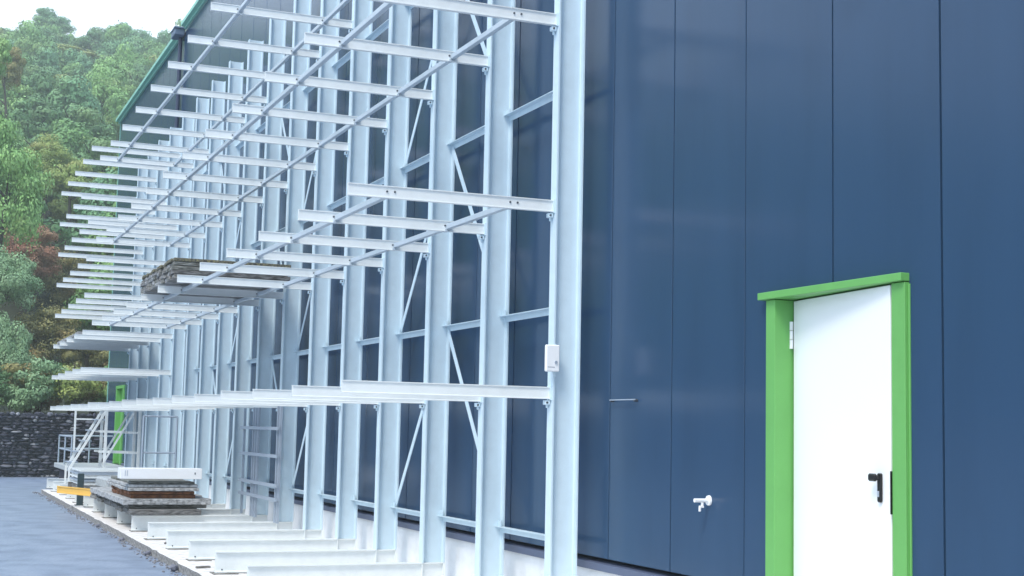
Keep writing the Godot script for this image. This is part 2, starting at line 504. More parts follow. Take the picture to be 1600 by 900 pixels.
# ---------------------------------------------------------------- warehouse
func build_warehouse() -> void:
	var w := thing("warehouse", "long dark blue metal clad hall with white plinth and green doors", "building", P(XW, 0, 20))
	var o := -w.position
	var bottom := EYE - 0.99
	var top := EYE + 8.62
	var d0 := 6.527
	var d1 := 7.947
	var dtop := EYE + 0.905
	var f0 := 38.35      # far door
	var f1 := 39.85
	var ftop := EYE + 0.92
	# cladding panels, one metre wide, with open joints
	var end := 41.85
	var shared: ArrayMesh = null
	for i in range(-10, 36):
		var za := 6.2507 + i + 0.007
		var zb := minf(6.2507 + i + 1.0 - 0.007, end)
		if za > end: break
		var pg := PackedVector2Array()
		var cut := [d0, d1, dtop]
		if za > 30.0: cut = [f0, f1, ftop]
		var plain := false
		if zb < cut[0] or za > cut[1]:
			plain = zb < end
			pg = PackedVector2Array([Vector2(za, bottom), Vector2(zb, bottom), Vector2(zb, top), Vector2(za, top)])
		elif za < cut[0] and zb < cut[1]:
			pg = PackedVector2Array([Vector2(za, bottom), Vector2(cut[0], bottom), Vector2(cut[0], cut[2]), Vector2(zb, cut[2]), Vector2(zb, top), Vector2(za, top)])
		elif za >= cut[0] and zb > cut[1]:
			pg = PackedVector2Array([Vector2(za, cut[2]), Vector2(cut[1], cut[2]), Vector2(cut[1], bottom), Vector2(zb, bottom), Vector2(zb, top), Vector2(za, top)])
		else:
			pg = PackedVector2Array([Vector2(za, cut[2]), Vector2(zb, cut[2]), Vector2(zb, top), Vector2(za, top)])
		if plain:
			if shared == null:
				var st := begin()
				add_box(st, Vector3.ZERO, Vector3(0.06, top - bottom, 0.986), Basis.IDENTITY, 0.004)
				shared = finish(st)
			part("cladding_panel", shared, M.panel, w, o + P(XW + 0.03, (top + bottom) * 0.5, (za + zb) * 0.5))
		else:
			part("cladding_panel", sweep_mesh(pg, Vector3(0, 0, -1), Vector3.UP, Vector3(0.06, 0, 0), o + Vector3(XW, 0, 0)), M.panel, w)
	# core behind the panels, left open at the doors
	var c := begin()
	for seg in [[-4.0, d0], [d1, f0], [f1, end - 0.05]]:
		add_box(c, o + P(XW + 0.165, (bottom + dtop) * 0.5, (seg[0] + seg[1]) * 0.5), Vector3(0.15, dtop - bottom, seg[1] - seg[0]))
	add_box(c, o + P(XW + 0.165, (top + dtop) * 0.5 + 0.02, (end - 4.05) * 0.5), Vector3(0.15, top - dtop, end + 3.95))
	part("wall_core", finish(c), M.joint, w)
	var inn := begin()
	add_box(inn, o + P(XW + 12.6, top * 0.5, (end - 4.05) * 0.5), Vector3(24.0, top - 0.3, end + 3.9))
	part("inner_hall", finish(inn), M.joint, w)
	# plinth and sill
	var pl := begin()
	for seg in [[-4.0, d0 - 0.01], [d1 + 0.02, f0], [f1, end - 0.02]]:
		add_box(pl, o + P(XW + 0.13, (EYE - 1.087) * 0.5 - 0.05, (seg[0] + seg[1]) * 0.5), Vector3(0.22, EYE - 1.087 + 0.1, seg[1] - seg[0]))
	part("plinth", finish(pl), M.plinth, w)
	var sl := PackedVector2Array([Vector2(0.10, EYE - 1.015), Vector2(-0.018, EYE - 1.032), Vector2(-0.018, EYE - 1.089), Vector2(-0.012, EYE - 1.089), Vector2(-0.012, EYE - 1.040), Vector2(0.10, EYE - 1.023)])
	for seg in [[-4.0, d0 - 0.01], [d1 + 0.02, f0 - 0.01], [f1 + 0.01, end]]:
		part("sill_flashing", sweep_mesh(sl, Vector3.RIGHT, Vector3.UP, Vector3(0, 0, -(seg[1] - seg[0])), o + P(XW, 0, seg[0])), M.sill, w)
	# eave: pale green gutter with a dark green soffit strip, hopper and downpipe
	var gy := EYE + 8.62
	var gut := PackedVector2Array([Vector2(-0.12, 0.02), Vector2(-0.12, 0.10), Vector2(-0.105, 0.10), Vector2(-0.105, 0.04), Vector2(0.0, 0.04), Vector2(0.0, 0.10), Vector2(0.02, 0.10), Vector2(0.02, 0.02)])
	for seg in [[-4.0, 31.2, 0.05], [31.9, end + 0.12, 0.0]]:
		part("gutter", sweep_mesh(gut, Vector3.RIGHT, Vector3.UP, Vector3(0, 0, -(seg[1] - seg[0])), o + P(XW - 0.012, gy + seg[2], seg[0])), M.teal, w)
		var so := begin()
		add_box(so, o + P(XW - 0.03, gy - 0.01 + seg[2], (seg[0] + seg[1]) * 0.5), Vector3(0.05, 0.05, seg[1] - seg[0] - 0.01))
		part("soffit_strip", finish(so), M.teal, w)
	var hp := begin()
	add_box(hp, o + P(XW - 0.13, gy - 0.02, 31.55), Vector3(0.22, 0.15, 0.5), Basis.IDENTITY, 0.015)
	add_box(hp, o + P(XW - 0.125, gy + 0.065, 31.55), Vector3(0.26, 0.03, 0.56))
	part("rain_hopper", finish(hp), mat(Color(0.36, 0.43, 0.52), 0.5), w)
	part("downpipe", tube_mesh(o + P(XW - 0.07, gy - 0.1, 31.55), o + P(XW - 0.07, 0.3, 31.55), 0.045, 0.045, 12), mat(Color(0.17, 0.22, 0.33), 0.4), w)
	var rf := begin()
	add_box(rf, o + P(XW + 12.2, gy + 0.06, (end - 4.0) * 0.5), Vector3(24.3, 0.10, end + 4.0))
	part("roof", finish(rf), M.roof, w)
	var ct := begin()
	add_box(ct, o + P(XW + 0.03, (gy + 0.6) * 0.5, end + 0.03), Vector3(0.085, gy - 0.62, 0.055))
	part("corner_trim", finish(ct), M.teal, w)
	# vent stubs / overflow holes are too small to see; the doors
	build_door(w, o, d0, d1, EYE - 1.22, dtop)
	build_far_door(w, o, f0, f1, EYE - 1.08, ftop)

func build_door(w: Node3D, o: Vector3, d0: float, d1: float, y0: float, y1: float) -> void:
	var dr := Node3D.new()
	put(dr, "door", w)
	dr.set_meta("label", "white door leaf ajar in a bright green frame")
	var ja := 0.12      # near jamb face
	var jb := 0.103     # far jamb face
	var front := XW - 0.03
	var hgt := y1 - y0
	# jambs with deep reveals
	var st := begin()
	add_box(st, o + P(front + 0.09, y0 + hgt * 0.5 - 0.012, d1 - jb * 0.5), Vector3(0.18, hgt - 0.024, jb), Basis.IDENTITY, 0.003)
	part("jamb", finish(st), M.green, dr)
	st = begin()
	add_box(st, o + P(front + 0.09, y0 + hgt * 0.5 - 0.012, d0 + ja * 0.5 + 0.004), Vector3(0.18, hgt - 0.024, ja), Basis.IDENTITY, 0.003)
	add_box(st, o + P(front + 0.06, y0 + hgt * 0.5 - 0.02, d0 - 0.003), Vector3(0.08, hgt - 0.03, 0.014), Basis.IDENTITY, 0.003)
	part("jamb", finish(st), M.green, dr)
	st = begin()
	add_box(st, o + P(front + 0.065, y1 + 0.003, (d0 + d1 + 0.056) * 0.5), Vector3(0.19, 0.046, d1 - d0 + 0.056), Basis.IDENTITY, 0.003)
	part("lintel", finish(st), M.green, dr)
	st = begin()
	add_box(st, o + P(front + 0.15, y0 - 0.03, (d0 + d1) * 0.5), Vector3(0.22, 0.05, d1 - d0 - 0.02))
	part("threshold", finish(st), M.galv, dr)
	# leaf turned about its hinge side
	var hinge := P(front + 0.137, 0, d1 - jb - 0.012)
	var ang := deg_to_rad(6.3)
	var wd := 1.165
	var b := Basis(Vector3.UP, -ang)      # local z runs from the hinge towards the camera
	var lh := y1 - 0.03 - (y0 + 0.01)
	st = begin()
	add_box(st, o + hinge + b * Vector3(0.026, 0, wd * 0.5) + Vector3(0, y0 + 0.01 + lh * 0.5, 0), Vector3(0.052, lh, wd), b, 0.003)
	part("leaf", finish(st), M.leaf_white, dr)
	# hinge barrels
	for hy in [EYE + 0.655, EYE - 1.03]:
		st = begin()
		for k in 3:
			add_tube(st, o + hinge + Vector3(-0.012, hy - 0.088 + k * 0.0595, -0.008), o + hinge + Vector3(-0.012, hy - 0.088 + k * 0.0595 + 0.056, -0.008), 0.012, 0.012, 10)
		part("hinge", finish(st), M.white, dr)
	# black lever handle
	st = begin()
	var hz := wd - 0.105
	var hyc := EYE - 0.278
	add_box(st, o + hinge + b * Vector3(-0.008, 0, hz) + Vector3(0, hyc, 0), Vector3(0.016, 0.165, 0.042), b, 0.006)
	add_tube(st, o + hinge + b * Vector3(-0.01, 0, hz) + Vector3(0, hyc + 0.055, 0), o + hinge + b * Vector3(-0.042, 0, hz) + Vector3(0, hyc + 0.055, 0), 0.013, 0.013, 10)
	add_box(st, o + hinge + b * Vector3(-0.042, 0, hz - 0.022) + Vector3(0, hyc + 0.058, 0), Vector3(0.024, 0.044, 0.075), b, 0.009)
	part("handle", finish(st), M.black, dr)
	st = begin()
	add_box(st, o + hinge + b * Vector3(-0.018, 0, hz) + Vector3(0, hyc - 0.035, 0), Vector3(0.008, 0.034, 0.014), b, 0.002)
	part("lock_cylinder", finish(st), M.galv, dr)
	# strike plate on the near jamb
	st = begin()
	add_box(st, o + P(front + 0.006, EYE - 0.30, d0 + ja + 0.008), Vector3(0.03, 0.24, 0.006))
	part("strike_plate", finish(st), M.black, dr)
func build_far_door(w: Node3D, o: Vector3, f0: float, f1: float, y0: float, y1: float) -> void:
	var dr := Node3D.new()
	put(dr, "door", w)
	dr.set_meta("label", "far green door and frame behind the landing railing")
	for z in [f0 + 0.09, f1 - 0.09]:
		var st := begin()
		add_box(st, o + P(XW + 0.05, (y0 + y1) * 0.5, z), Vector3(0.17, y1 - y0, 0.16), Basis.IDENTITY, 0.004)
		part("jamb", finish(st), M.green, dr)
	var s := begin()
	add_box(s, o + P(XW + 0.05, y1 + 0.03, (f0 + f1) * 0.5), Vector3(0.18, 0.08, f1 - f0 + 0.04), Basis.IDENTITY, 0.004)
	part("lintel", finish(s), M.green, dr)
	s = begin()
	add_box(s, o + P(XW + 0.12, (y0 + y1) * 0.5, (f0 + f1) * 0.5), Vector3(0.05, y1 - y0, f1 - f0 - 0.32))
	part("leaf", finish(s), M.green, dr)

# ---------------------------------------------------------------- racks
func build_racks() -> void:
	var zr := Z0
	var near := thing("cantilever_rack", "tall pale blue steel cantilever rack with four arm tiers joined by lengthwise rails", "rack", P(XC, SLAB, Z0))
	var far := thing("cantilever_rack", "pale steel cantilever rack with eight close arm tiers and no rails, nearest the stone wall", "rack", P(XC, SLAB, Z0 + 12 * DZ))
	var bw := 0.11
	var tf := 0.014
	var col := sweep_mesh(i_poly(XB - XC, bw, tf, 0.009), Vector3(0, 0, 1), Vector3(1, 0, 0), Vector3(0, COL_TOP - BASE_TOP, 0))
	var al := XC - XT
	var arm := sweep_mesh(i_poly(0.097, 0.040, 0.007, 0.022), Vector3(0, 0, 1), Vector3.UP, Vector3(-al, 0, 0))
	var bl := XB - XT
	var bst := begin()
	add_sweep(bst, i_poly(0.216, 0.085, 0.010, 0.030), Vector3.ZERO, Vector3(0, 0, 1), Vector3.UP, Vector3(-bl, 0, 0))
	for sx in [-0.008, -(XB - XC) + 0.008]:
		for sz in [-1, 1]: add_box(bst, Vector3(sx, 0, sz * 0.0275), Vector3(0.009, 0.19, 0.026))
	var base := finish(bst)
	var cap := box_mesh(Vector3(0.012, 0.115, 0.075), 0.001)
	# bracket under each arm: lug with a bolt
	var lug := begin()
	add_box(lug, Vector3(-0.024, -0.022, -0.012), Vector3(0.044, 0.036, 0.05), Basis.IDENTITY, 0.004)
	add_box(lug, Vector3(-0.01, -0.05, -0.03), Vector3(0.02, 0.03, 0.02), Basis.IDENTITY, 0.004)
	var lugm := finish(lug)
	var boltm := tube_mesh(Vector3(-0.03, -0.022, 0.012), Vector3(-0.03, -0.022, 0.022), 0.009, 0.009, 6)
	var pinm := tube_mesh(Vector3(0, 0, 0), Vector3(0, 0, 0.010), 0.0085, 0.0085, 6)
	for n in 17:
		var z := Z0 + n * DZ
		var r: Node3D = near if n < 12 else far
		var o := -r.position
		part("upright", col, M.steel, r, o + P((XC + XB) * 0.5, BASE_TOP + 0.001, z))
		var bb := part("base_beam", base, M.arm, r, o + P(XB, BASE_TOP - 0.108, z))
		part("base_bolt", pinm, M.bolt, bb, Vector3(-bl + 0.07, -0.078, 0.013))
		part("shim", box_mesh(Vector3(0.26, 0.010, 0.22), 0.002), M.boards[3], bb, Vector3(-bl + 0.09 + 0.02 * (n % 3), -0.1131, 0.03))
		var lv: Array = NEAR_LEVELS if n < 12 else FAR_LEVELS
		for k in lv.size():
			var y: float = lv[k] - 0.0485
			var lift := rng.randfn() * 0.004
			var a := part("arm", arm, M.arm, r, o + P(XC - 0.012, y + lift, z), Basis(Vector3(0, 0, 1), rng.randfn() * 0.0012))
			part("end_plate", cap, M.steel, a, Vector3(0.006, 0, 0))
			part("bracket", lugm, M.steel, a, Vector3(0.010, -0.055, 0.0))
			part("bolt", boltm, M.bolt, a, Vector3(0.010, -0.055, 0.0))
			if n < 12 and k > 0:
				for rx in [3.365, 4.405]:
					for s in [-0.032, 0.032]:
						part("bolt", pinm, M.bolt, a, Vector3(rx + s - XC + 0.012, 0.004, 0.009))
	# lengthwise rails between neighbouring arms (box section, butted against the webs)
	var rl := begin()
	var rlen := DZ - 0.012
	add_box(rl, Vector3.ZERO, Vector3(0.046, 0.046, rlen), Basis.IDENTITY, 0.003)
	for e in [-1, 1]:
		add_box(rl, Vector3(-0.02, -0.036, e * (rlen * 0.5 - 0.012)), Vector3(0.03, 0.022, 0.022))
	var rail := finish(rl)
	for n in 11:
		var z := Z0 + (n + 0.5) * DZ
		for k in [1, 2, 3]:
			for rx in [3.365, 4.405]:
				part("rail", rail, M.rail, near, -near.position + P(rx, NEAR_LEVELS[k] - 0.052, z))
	# angle struts between the uprights, against the back flanges
	var ag := PackedVector2Array([Vector2(0, 0), Vector2(-0.06, 0), Vector2(-0.06, -0.006), Vector2(-0.006, -0.006), Vector2(-0.006, -0.055), Vector2(0, -0.055)])
	var slen := DZ - 0.0092
	var strut := sweep_mesh(ag, Vector3.RIGHT, Vector3.UP, Vector3(0, 0, -slen))
	var gus := box_mesh(Vector3(0.006, 0.05, 0.075), 0.001)
	for n in 16:
		if n == 11: continue
		var r: Node3D = near if n < 11 else far
		for y in STRUTS:
			var zn := Z0 + n * DZ + 0.0046
			var s := part("strut", strut, M.steel, r, -r.position + P(XB - tf - 0.0005, y, zn))
			part("gusset", gus, M.steel, s, Vector3(-0.0305, 0.026, -slen + 0.04))
	# flat diagonal braces: [bay, end that is high: 0 near column, 1 far column]
	for dg in [[1, 1], [2, 0], [5, 0], [6, 1], [8, 0], [9, 1], [13, 1], [14, 0]]:
		var n: int = dg[0]
		var r: Node3D = near if n < 11 else far
		for k in 3:
			var zA := Z0 + n * DZ + 0.03
			var zB := Z0 + (n + 1) * DZ - 0.06
			var lo: float = STRUTS[k] + 0.02
			var hi: float = STRUTS[k + 1] - 0.05
			var a := P(XB - 0.030, hi if dg[1] == 0 else lo, zA)
			var b := P(XB - 0.030, lo if dg[1] == 0 else hi, zB)
			var w := b - a
			var zz := w.normalized()
			var yy := zz.cross(Vector3.RIGHT).normalized()
			part("brace", box_mesh(Vector3(0.008, 0.062, w.length()), 0.001), M.steel, r, -r.position + (a + b) * 0.5, Basis(Vector3.RIGHT, yy, Vector3.RIGHT.cross(yy)))

# ---------------------------------------------------------------- stone wall
func build_gabion() -> void:
	var w := thing("stone_wall", "dark grey dry laid stone retaining wall at the end of the yard", "wall", P(2.5, 0, 44.5))
	var o := -w.position
	var core := begin()
	add_box(core, o + P(-6.0, 0.93, 45.0), Vector3(40.0, 1.82, 0.86))
	part("core", finish(core), M.stones[0], w)
	var g := RandomNumberGenerator.new()
	g.seed = 77
	var meshes := []
	for k in 10: meshes.append(lump_mesh(Vector3(1, 1, 1), 300 + k, 0.28))
	var rest := begin()
	var y := 0.0
	var made := 0
	while y < 1.84:
		var rh := g.randf_range(0.055, 0.11)
		if y + rh > 1.78: rh = clampf(1.90 - y, 0.06, 0.12)
		var x := -18.0
		while x < 7.5:
			var sw := 0.09 + 0.30 * pow(g.randf(), 1.5)
			var hh := rh * g.randf_range(0.8, 1.12)
			var p := o + P(x + sw * 0.5, y + rh * 0.5 + g.randfn() * 0.008, 44.58 + g.randfn() * 0.03)
			var s := Vector3(sw * 1.12, hh * 1.2, g.randf_range(0.2, 0.36))
			var b := Basis(Vector3(0, 0, 1), g.randfn() * 0.05) * Basis(Vector3.UP, g.randfn() * 0.12)
			var k := g.randi() % 10
			var mi := g.randi() % 10
			var mm: Material = M.stones[[0, 0, 1, 1, 2, 5, 3, 3, 2, 4][mi]]
			if x > 2.3 and x < 4.9 and made < 300:
				part("stone", meshes[k], mm, w, p, b.scaled_local(s))
				made += 1
			else:
				add_lump(rest, p, s, 300 + k + 10 * g.randi_range(0, 20), 0.28)
			x += sw + 0.008
		y += rh + 0.004
	var rs := part("stones", finish(rest), M.stones[1], w)
	rs.set_meta("kind", "stuff")

# ---------------------------------------------------------------- stored goods
func board_layers(t: Node3D, o: Vector3, x0: float, x1: float, z0: float, z1: float, y0: float, layers: Array, wid: float, sd: int) -> void:
	# boards lie across the rack (along x), side by side from z0 to z1
	var g := RandomNumberGenerator.new()
	g.seed = sd
	var y := y0
	for li in layers.size():
		var th: float = layers[li][0]
		var inset: float = layers[li][1]
		var mm: Variant = layers[li][2]
		var z := z0 + inset + g.randf() * 0.03
		while z < z1 - inset - 0.04:
			var bw := wid * g.randf_range(0.75, 1.2)
			var a := x0 + inset + g.randfn() * 0.011
			var b := x1 - inset + g.randfn() * 0.03
			var material: Material = mm if mm is Material else M.boards[g.randi() % 5]
			part("board", box_mesh(Vector3(b - a, th - 0.006, bw - 0.008), 0.006), material, t, o + P((a + b) * 0.5, y + th * 0.5, z + bw * 0.5), Basis(Vector3.UP, g.randfn() * 0.006) * Basis(Vector3(0, 0, 1), g.randfn() * 0.003))
			z += bw
		y += th
func build_stored() -> void:
	# weathered boards up on the second tier
	var yb: float = NEAR_LEVELS[1] + 0.012
	var t := thing("board_stack", "stack of weathered grey mossy boards lying high up on the rack arms", "boards", P(3.1, yb, 18.9))
	board_layers(t, -t.position, 3.07, 4.60, 18.88, 21.75, yb, [[0.062, 0.0, null], [0.058, 0.01, null], [0.058, 0.0, null], [0.055, 0.015, null], [0.05, 0.0, M.moss]], 0.17, 5)
	# boards on the far rack's tier
	var yf: float = FAR_LEVELS[2] + 0.012
	t = thing("board_stack", "flat grey boards stored on an upper tier of the rack with close arms", "boards", P(3.05, yf, 29.5))
	board_layers(t, -t.position, 3.12, 4.70, 30.9, 35.1, yf, [[0.07, 0.0, M.boards[0]]], 0.34, 6)
	# ground stack with the white box beam on top
	var g0 := BASE_TOP + 0.012
	t = thing("board_stack", "low stack of grey and rusty boards under the white box beam", "boards", P(3.0, g0, 21.3))
	board_layers(t, -t.position, 2.98, 3.98, 21.1, 24.1, g0, [[0.075, 0.0, M.boards[2]]], 0.26, 8)
	board_layers(t, -t.position, 2.92, 4.18, 21.35, 25.2, g0 + 0.075, [[0.055, 0.08, null], [0.09, -0.02, M.weathered]], 0.33, 9)
	board_layers(t, -t.position, 2.99, 3.98, 21.4, 23.6, g0 + 0.22, [[0.055, 0.03, M.rust], [0.05, 0.02, M.rust], [0.05, -0.02, M.weathered], [0.048, 0.0, M.weathered], [0.04, 0.05, M.boards[4]]], 0.31, 10)
	var wb := thing("box_beam", "white rectangular box beam on top of the low board stack", "beam", P(2.87, 0.83, 21.35))
	var st := begin()
	add_box(st, P(0.57, 0.078, 0.16), Vector3(1.17, 0.155, 0.32), Basis.IDENTITY, 0.006)
	part("body", finish(st), M.white, wb)
	st = begin()
	add_box(st, P(1.05, 0.085, -0.003), Vector3(0.014, 0.03, 0.006))
	part("lock", finish(st), M.bolt, wb)
	st = begin()
	for k in 2: add_box(st, P(0.05 + k * 0.03, 0.085, -0.003), Vector3(0.006, 0.08, 0.006))
	part("seam", finish(st), M.galv, wb)
	# single old planks on the next base beams
	var pk := thing("board_stack", "short thick grey planks resting on base beams behind the white beam", "boards", P(3.0, g0, 24.4))
	board_layers(pk, -pk.position, 2.99, 4.0, 24.5, 25.95, g0, [[0.06, 0.0, M.boards[3]], [0.06, 0.03, M.boards[2]]], 0.30, 12)
	# concrete blocks and dark beam
	var cb := thing("concrete_block", "pale grey cast concrete block beside the white box beam", "block", P(3.35, BASE_TOP + 0.13, 26.6))
	st = begin()
	add_box(st, P(0.25, 0.095, 0.6), Vector3(0.62, 0.19, 1.3), Basis(Vector3.UP, 0.03), 0.03)
	part("body", finish(st), M.concrete, cb)
	var db := thing("timber_beam", "dark brown square timber lying under the concrete block", "beam", P(3.1, BASE_TOP + 0.004, 27.4))
	st = begin()
	add_box(st, P(0.55, 0.05, 0.1), Vector3(1.2, 0.10, 0.16), Basis.IDENTITY, 0.006)
	part("body", finish(st), mat(Color(0.25, 0.20, 0.17), 0.9), db)
	var yl := thing("yellow_beam", "yellow painted steel beam lying on the far base beams", "beam", P(2.60, BASE_TOP + 0.004, 27.9))
	st = begin()
	add_sweep(st, i_poly(0.13, 0.12, 0.02, 0.05), P(0.0, 0.067, 0.0), Vector3(0, 0, 1), Vector3.UP, P(0.58, 0, -1.55))
	part("body", finish(st), M.yellow, yl)
	# wire gratings piled on timbers
	var gt := thing("grating_stack", "pile of galvanised wire gratings behind the dark green post", "gratings", P(3.0, BASE_TOP + 0.10, 28.3))
	var gr := begin()
	for k in 16: add_bar(gr, P(0.02, 0, k * 0.11), P(0.92, 0, k * 0.11), 0.012, 0.03)
	for k in 10: add_bar(gr, P(0.02 + k * 0.1, 0, 0), P(0.02 + k * 0.1, 0, 1.66), 0.012, 0.024)
	var gm := finish(gr)
	for k in 5: part("grating", gm, M.galv if k % 2 else M.arm, gt, P(rng.randfn() * 0.02, 0.05 + k * 0.062, rng.randfn() * 0.03))
	for k in 3: part("bearer", box_mesh(Vector3(0.98, 0.13, 0.10), 0.005), M.boards[k], gt, P(0.48, -0.035, 0.1 + k * 0.75))
	# dark post at the strip edge
	var ps := thing("guard_post", "short dark green steel post standing on the edge of the concrete strip", "post", P(3.02, SLAB, 27.95))
	st = begin()
	add_box(st, P(0.0, 0.295, 0.0), Vector3(0.11, 0.59, 0.11), Basis.IDENTITY, 0.006)
	part("shaft", finish(st), M.dark_post, ps)
	part("foot_plate", box_mesh(Vector3(0.17, 0.014, 0.17), 0.002), M.dark_post, ps, Vector3(0, 0.008, 0))
	# landing with railing at the far door
	var ld := thing("landing", "pale concrete landing with thin tube railing in front of the far green door", "landing", P(3.64, 0, 36.0))
	var o := -ld.position
	st = begin()
	add_box(st, o + P(4.36, EYE - 1.14, 38.0), Vector3(1.45, 0.12, 4.4), Basis.IDENTITY, 0.01)
	part("slab", finish(st), M.concrete, ld)
	st = begin()
	add_box(st, o + P(4.42, 0.215, 38.0), Vector3(1.3, 0.43, 4.2))
	part("base", finish(st), M.stones[0], ld)
	for a in [[3.72, 40.0], [3.72, 38.4], [3.72, 36.8], [4.5, 40.0]]:
		part("railing_post", tube_mesh(o + P(a[0], EYE - 1.08, a[1]), o + P(a[0], EYE - 0.36, a[1]), 0.021, 0.021, 8), M.galv, ld)
	for y in [EYE - 0.36, EYE - 0.70]:
		part("rail", tube_mesh(o + P(3.72, y, 36.8), o + P(3.72, y, 40.0), 0.02, 0.02, 8), M.galv, ld)
		part("rail", tube_mesh(o + P(3.72, y, 40.0), o + P(5.1, y, 40.0), 0.02, 0.02, 8), M.galv, ld)
	for k in 2:
		part("step", box_mesh(Vector3(0.62, 0.24, 0.42), 0.01), M.slab, ld, o + P(3.98 + 0.22 * k, 0.12 + 0.0 * k, 35.5 - 0.0 + k * 0.0) if k == 0 else o + P(3.55, 0.16, 35.9))
	# mobile stair of white tubes standing on the rack base
	var ms := thing("mobile_stair", "white tubular steel stair frame with slanting braces beside the far landing", "stair", P(3.9, SLAB, 32.6))
	o = -ms.position
	var zc := 32.6
	for dz in [0.0, 0.75]:
		var z: float = zc + dz
		part("stringer", bar_mesh(o + P(3.27, 0.62, z), o + P(3.98, 1.88, z), 0.045, 0.05), M.arm, ms)
		part("post", bar_mesh(o + P(4.0, SLAB, z), o + P(4.0, 1.95, z), 0.06, 0.06), M.arm, ms)
		part("post", bar_mesh(o + P(4.72, SLAB, z), o + P(4.72, 1.95, z), 0.06, 0.06), M.arm, ms)
		part("leg", bar_mesh(o + P(3.27, SLAB, z), o + P(3.27, 0.64, z), 0.04, 0.04), M.arm, ms)
		part("brace", bar_mesh(o + P(3.97, 0.75, z - 0.04), o + P(4.58, 1.86, z - 0.04), 0.04, 0.04), M.arm, ms)
		for y in [1.44, 1.00]: part("crossbar", bar_mesh(o + P(3.86, y, z), o + P(4.72, y - 0.02, z), 0.04, 0.05), M.arm, ms)
	part("post", bar_mesh(o + P(3.42, SLAB, zc + 0.75), o + P(3.42, 1.95, zc + 0.75), 0.04, 0.04), M.arm, ms)
	part("crossbar", bar_mesh(o + P(3.42, 1.70, zc + 0.75), o + P(3.80, 1.70, zc + 0.75), 0.035, 0.035), M.arm, ms)
	part("platform", box_mesh(Vector3(0.9, 0.04, 0.8), 0.004), M.galv, ms, o + P(4.36, 1.93, zc + 0.375))
	for k in 5:
		var f := (k + 0.6) / 5.4
		part("tread", box_mesh(Vector3(0.2, 0.03, 0.72), 0.003), M.galv, ms, o + P(lerpf(3.27, 3.98, f), lerpf(0.62, 1.88, f), zc + 0.375))
	# thin grey guard frame behind the white beam
	var gf := thing("tube_fence", "thin grey tube frame with a middle bar standing in front of the uprights", "fence", P(4.0, BASE_TOP, 27.9))
	o = -gf.position
	for x in [4.13, 4.76]:
		part("post", tube_mesh(o + P(x - 0.02, BASE_TOP - 0.05, 27.9), o + P(x - 0.02, 1.765, 27.9), 0.02, 0.02, 8), M.galv, gf)
	for y in [1.77, 1.08]: part("bar", tube_mesh(o + P(4.1, y, 27.9), o + P(4.75, y, 27.9), 0.017, 0.017, 8), M.galv, gf)
	# lattice gate along the uprights
	var lg := thing("lattice_gate", "galvanised steel lattice frame leaning against two rack uprights", "frame", P(4.66, BASE_TOP, 20.5))
	o = -lg.position
	for y in [1.60, 1.22, 0.82, 0.63]:
		part("bar", bar_mesh(o + P(4.66, y, 19.35), o + P(4.66, y, 21.75), 0.03, 0.045), M.galv, lg)
	for z in [19.4, 19.55, 20.75, 20.9, 21.05, 21.7]:
		part("post", bar_mesh(o + P(4.70, BASE_TOP, z), o + P(4.70, 1.98, z), 0.035, 0.035), M.galv, lg)

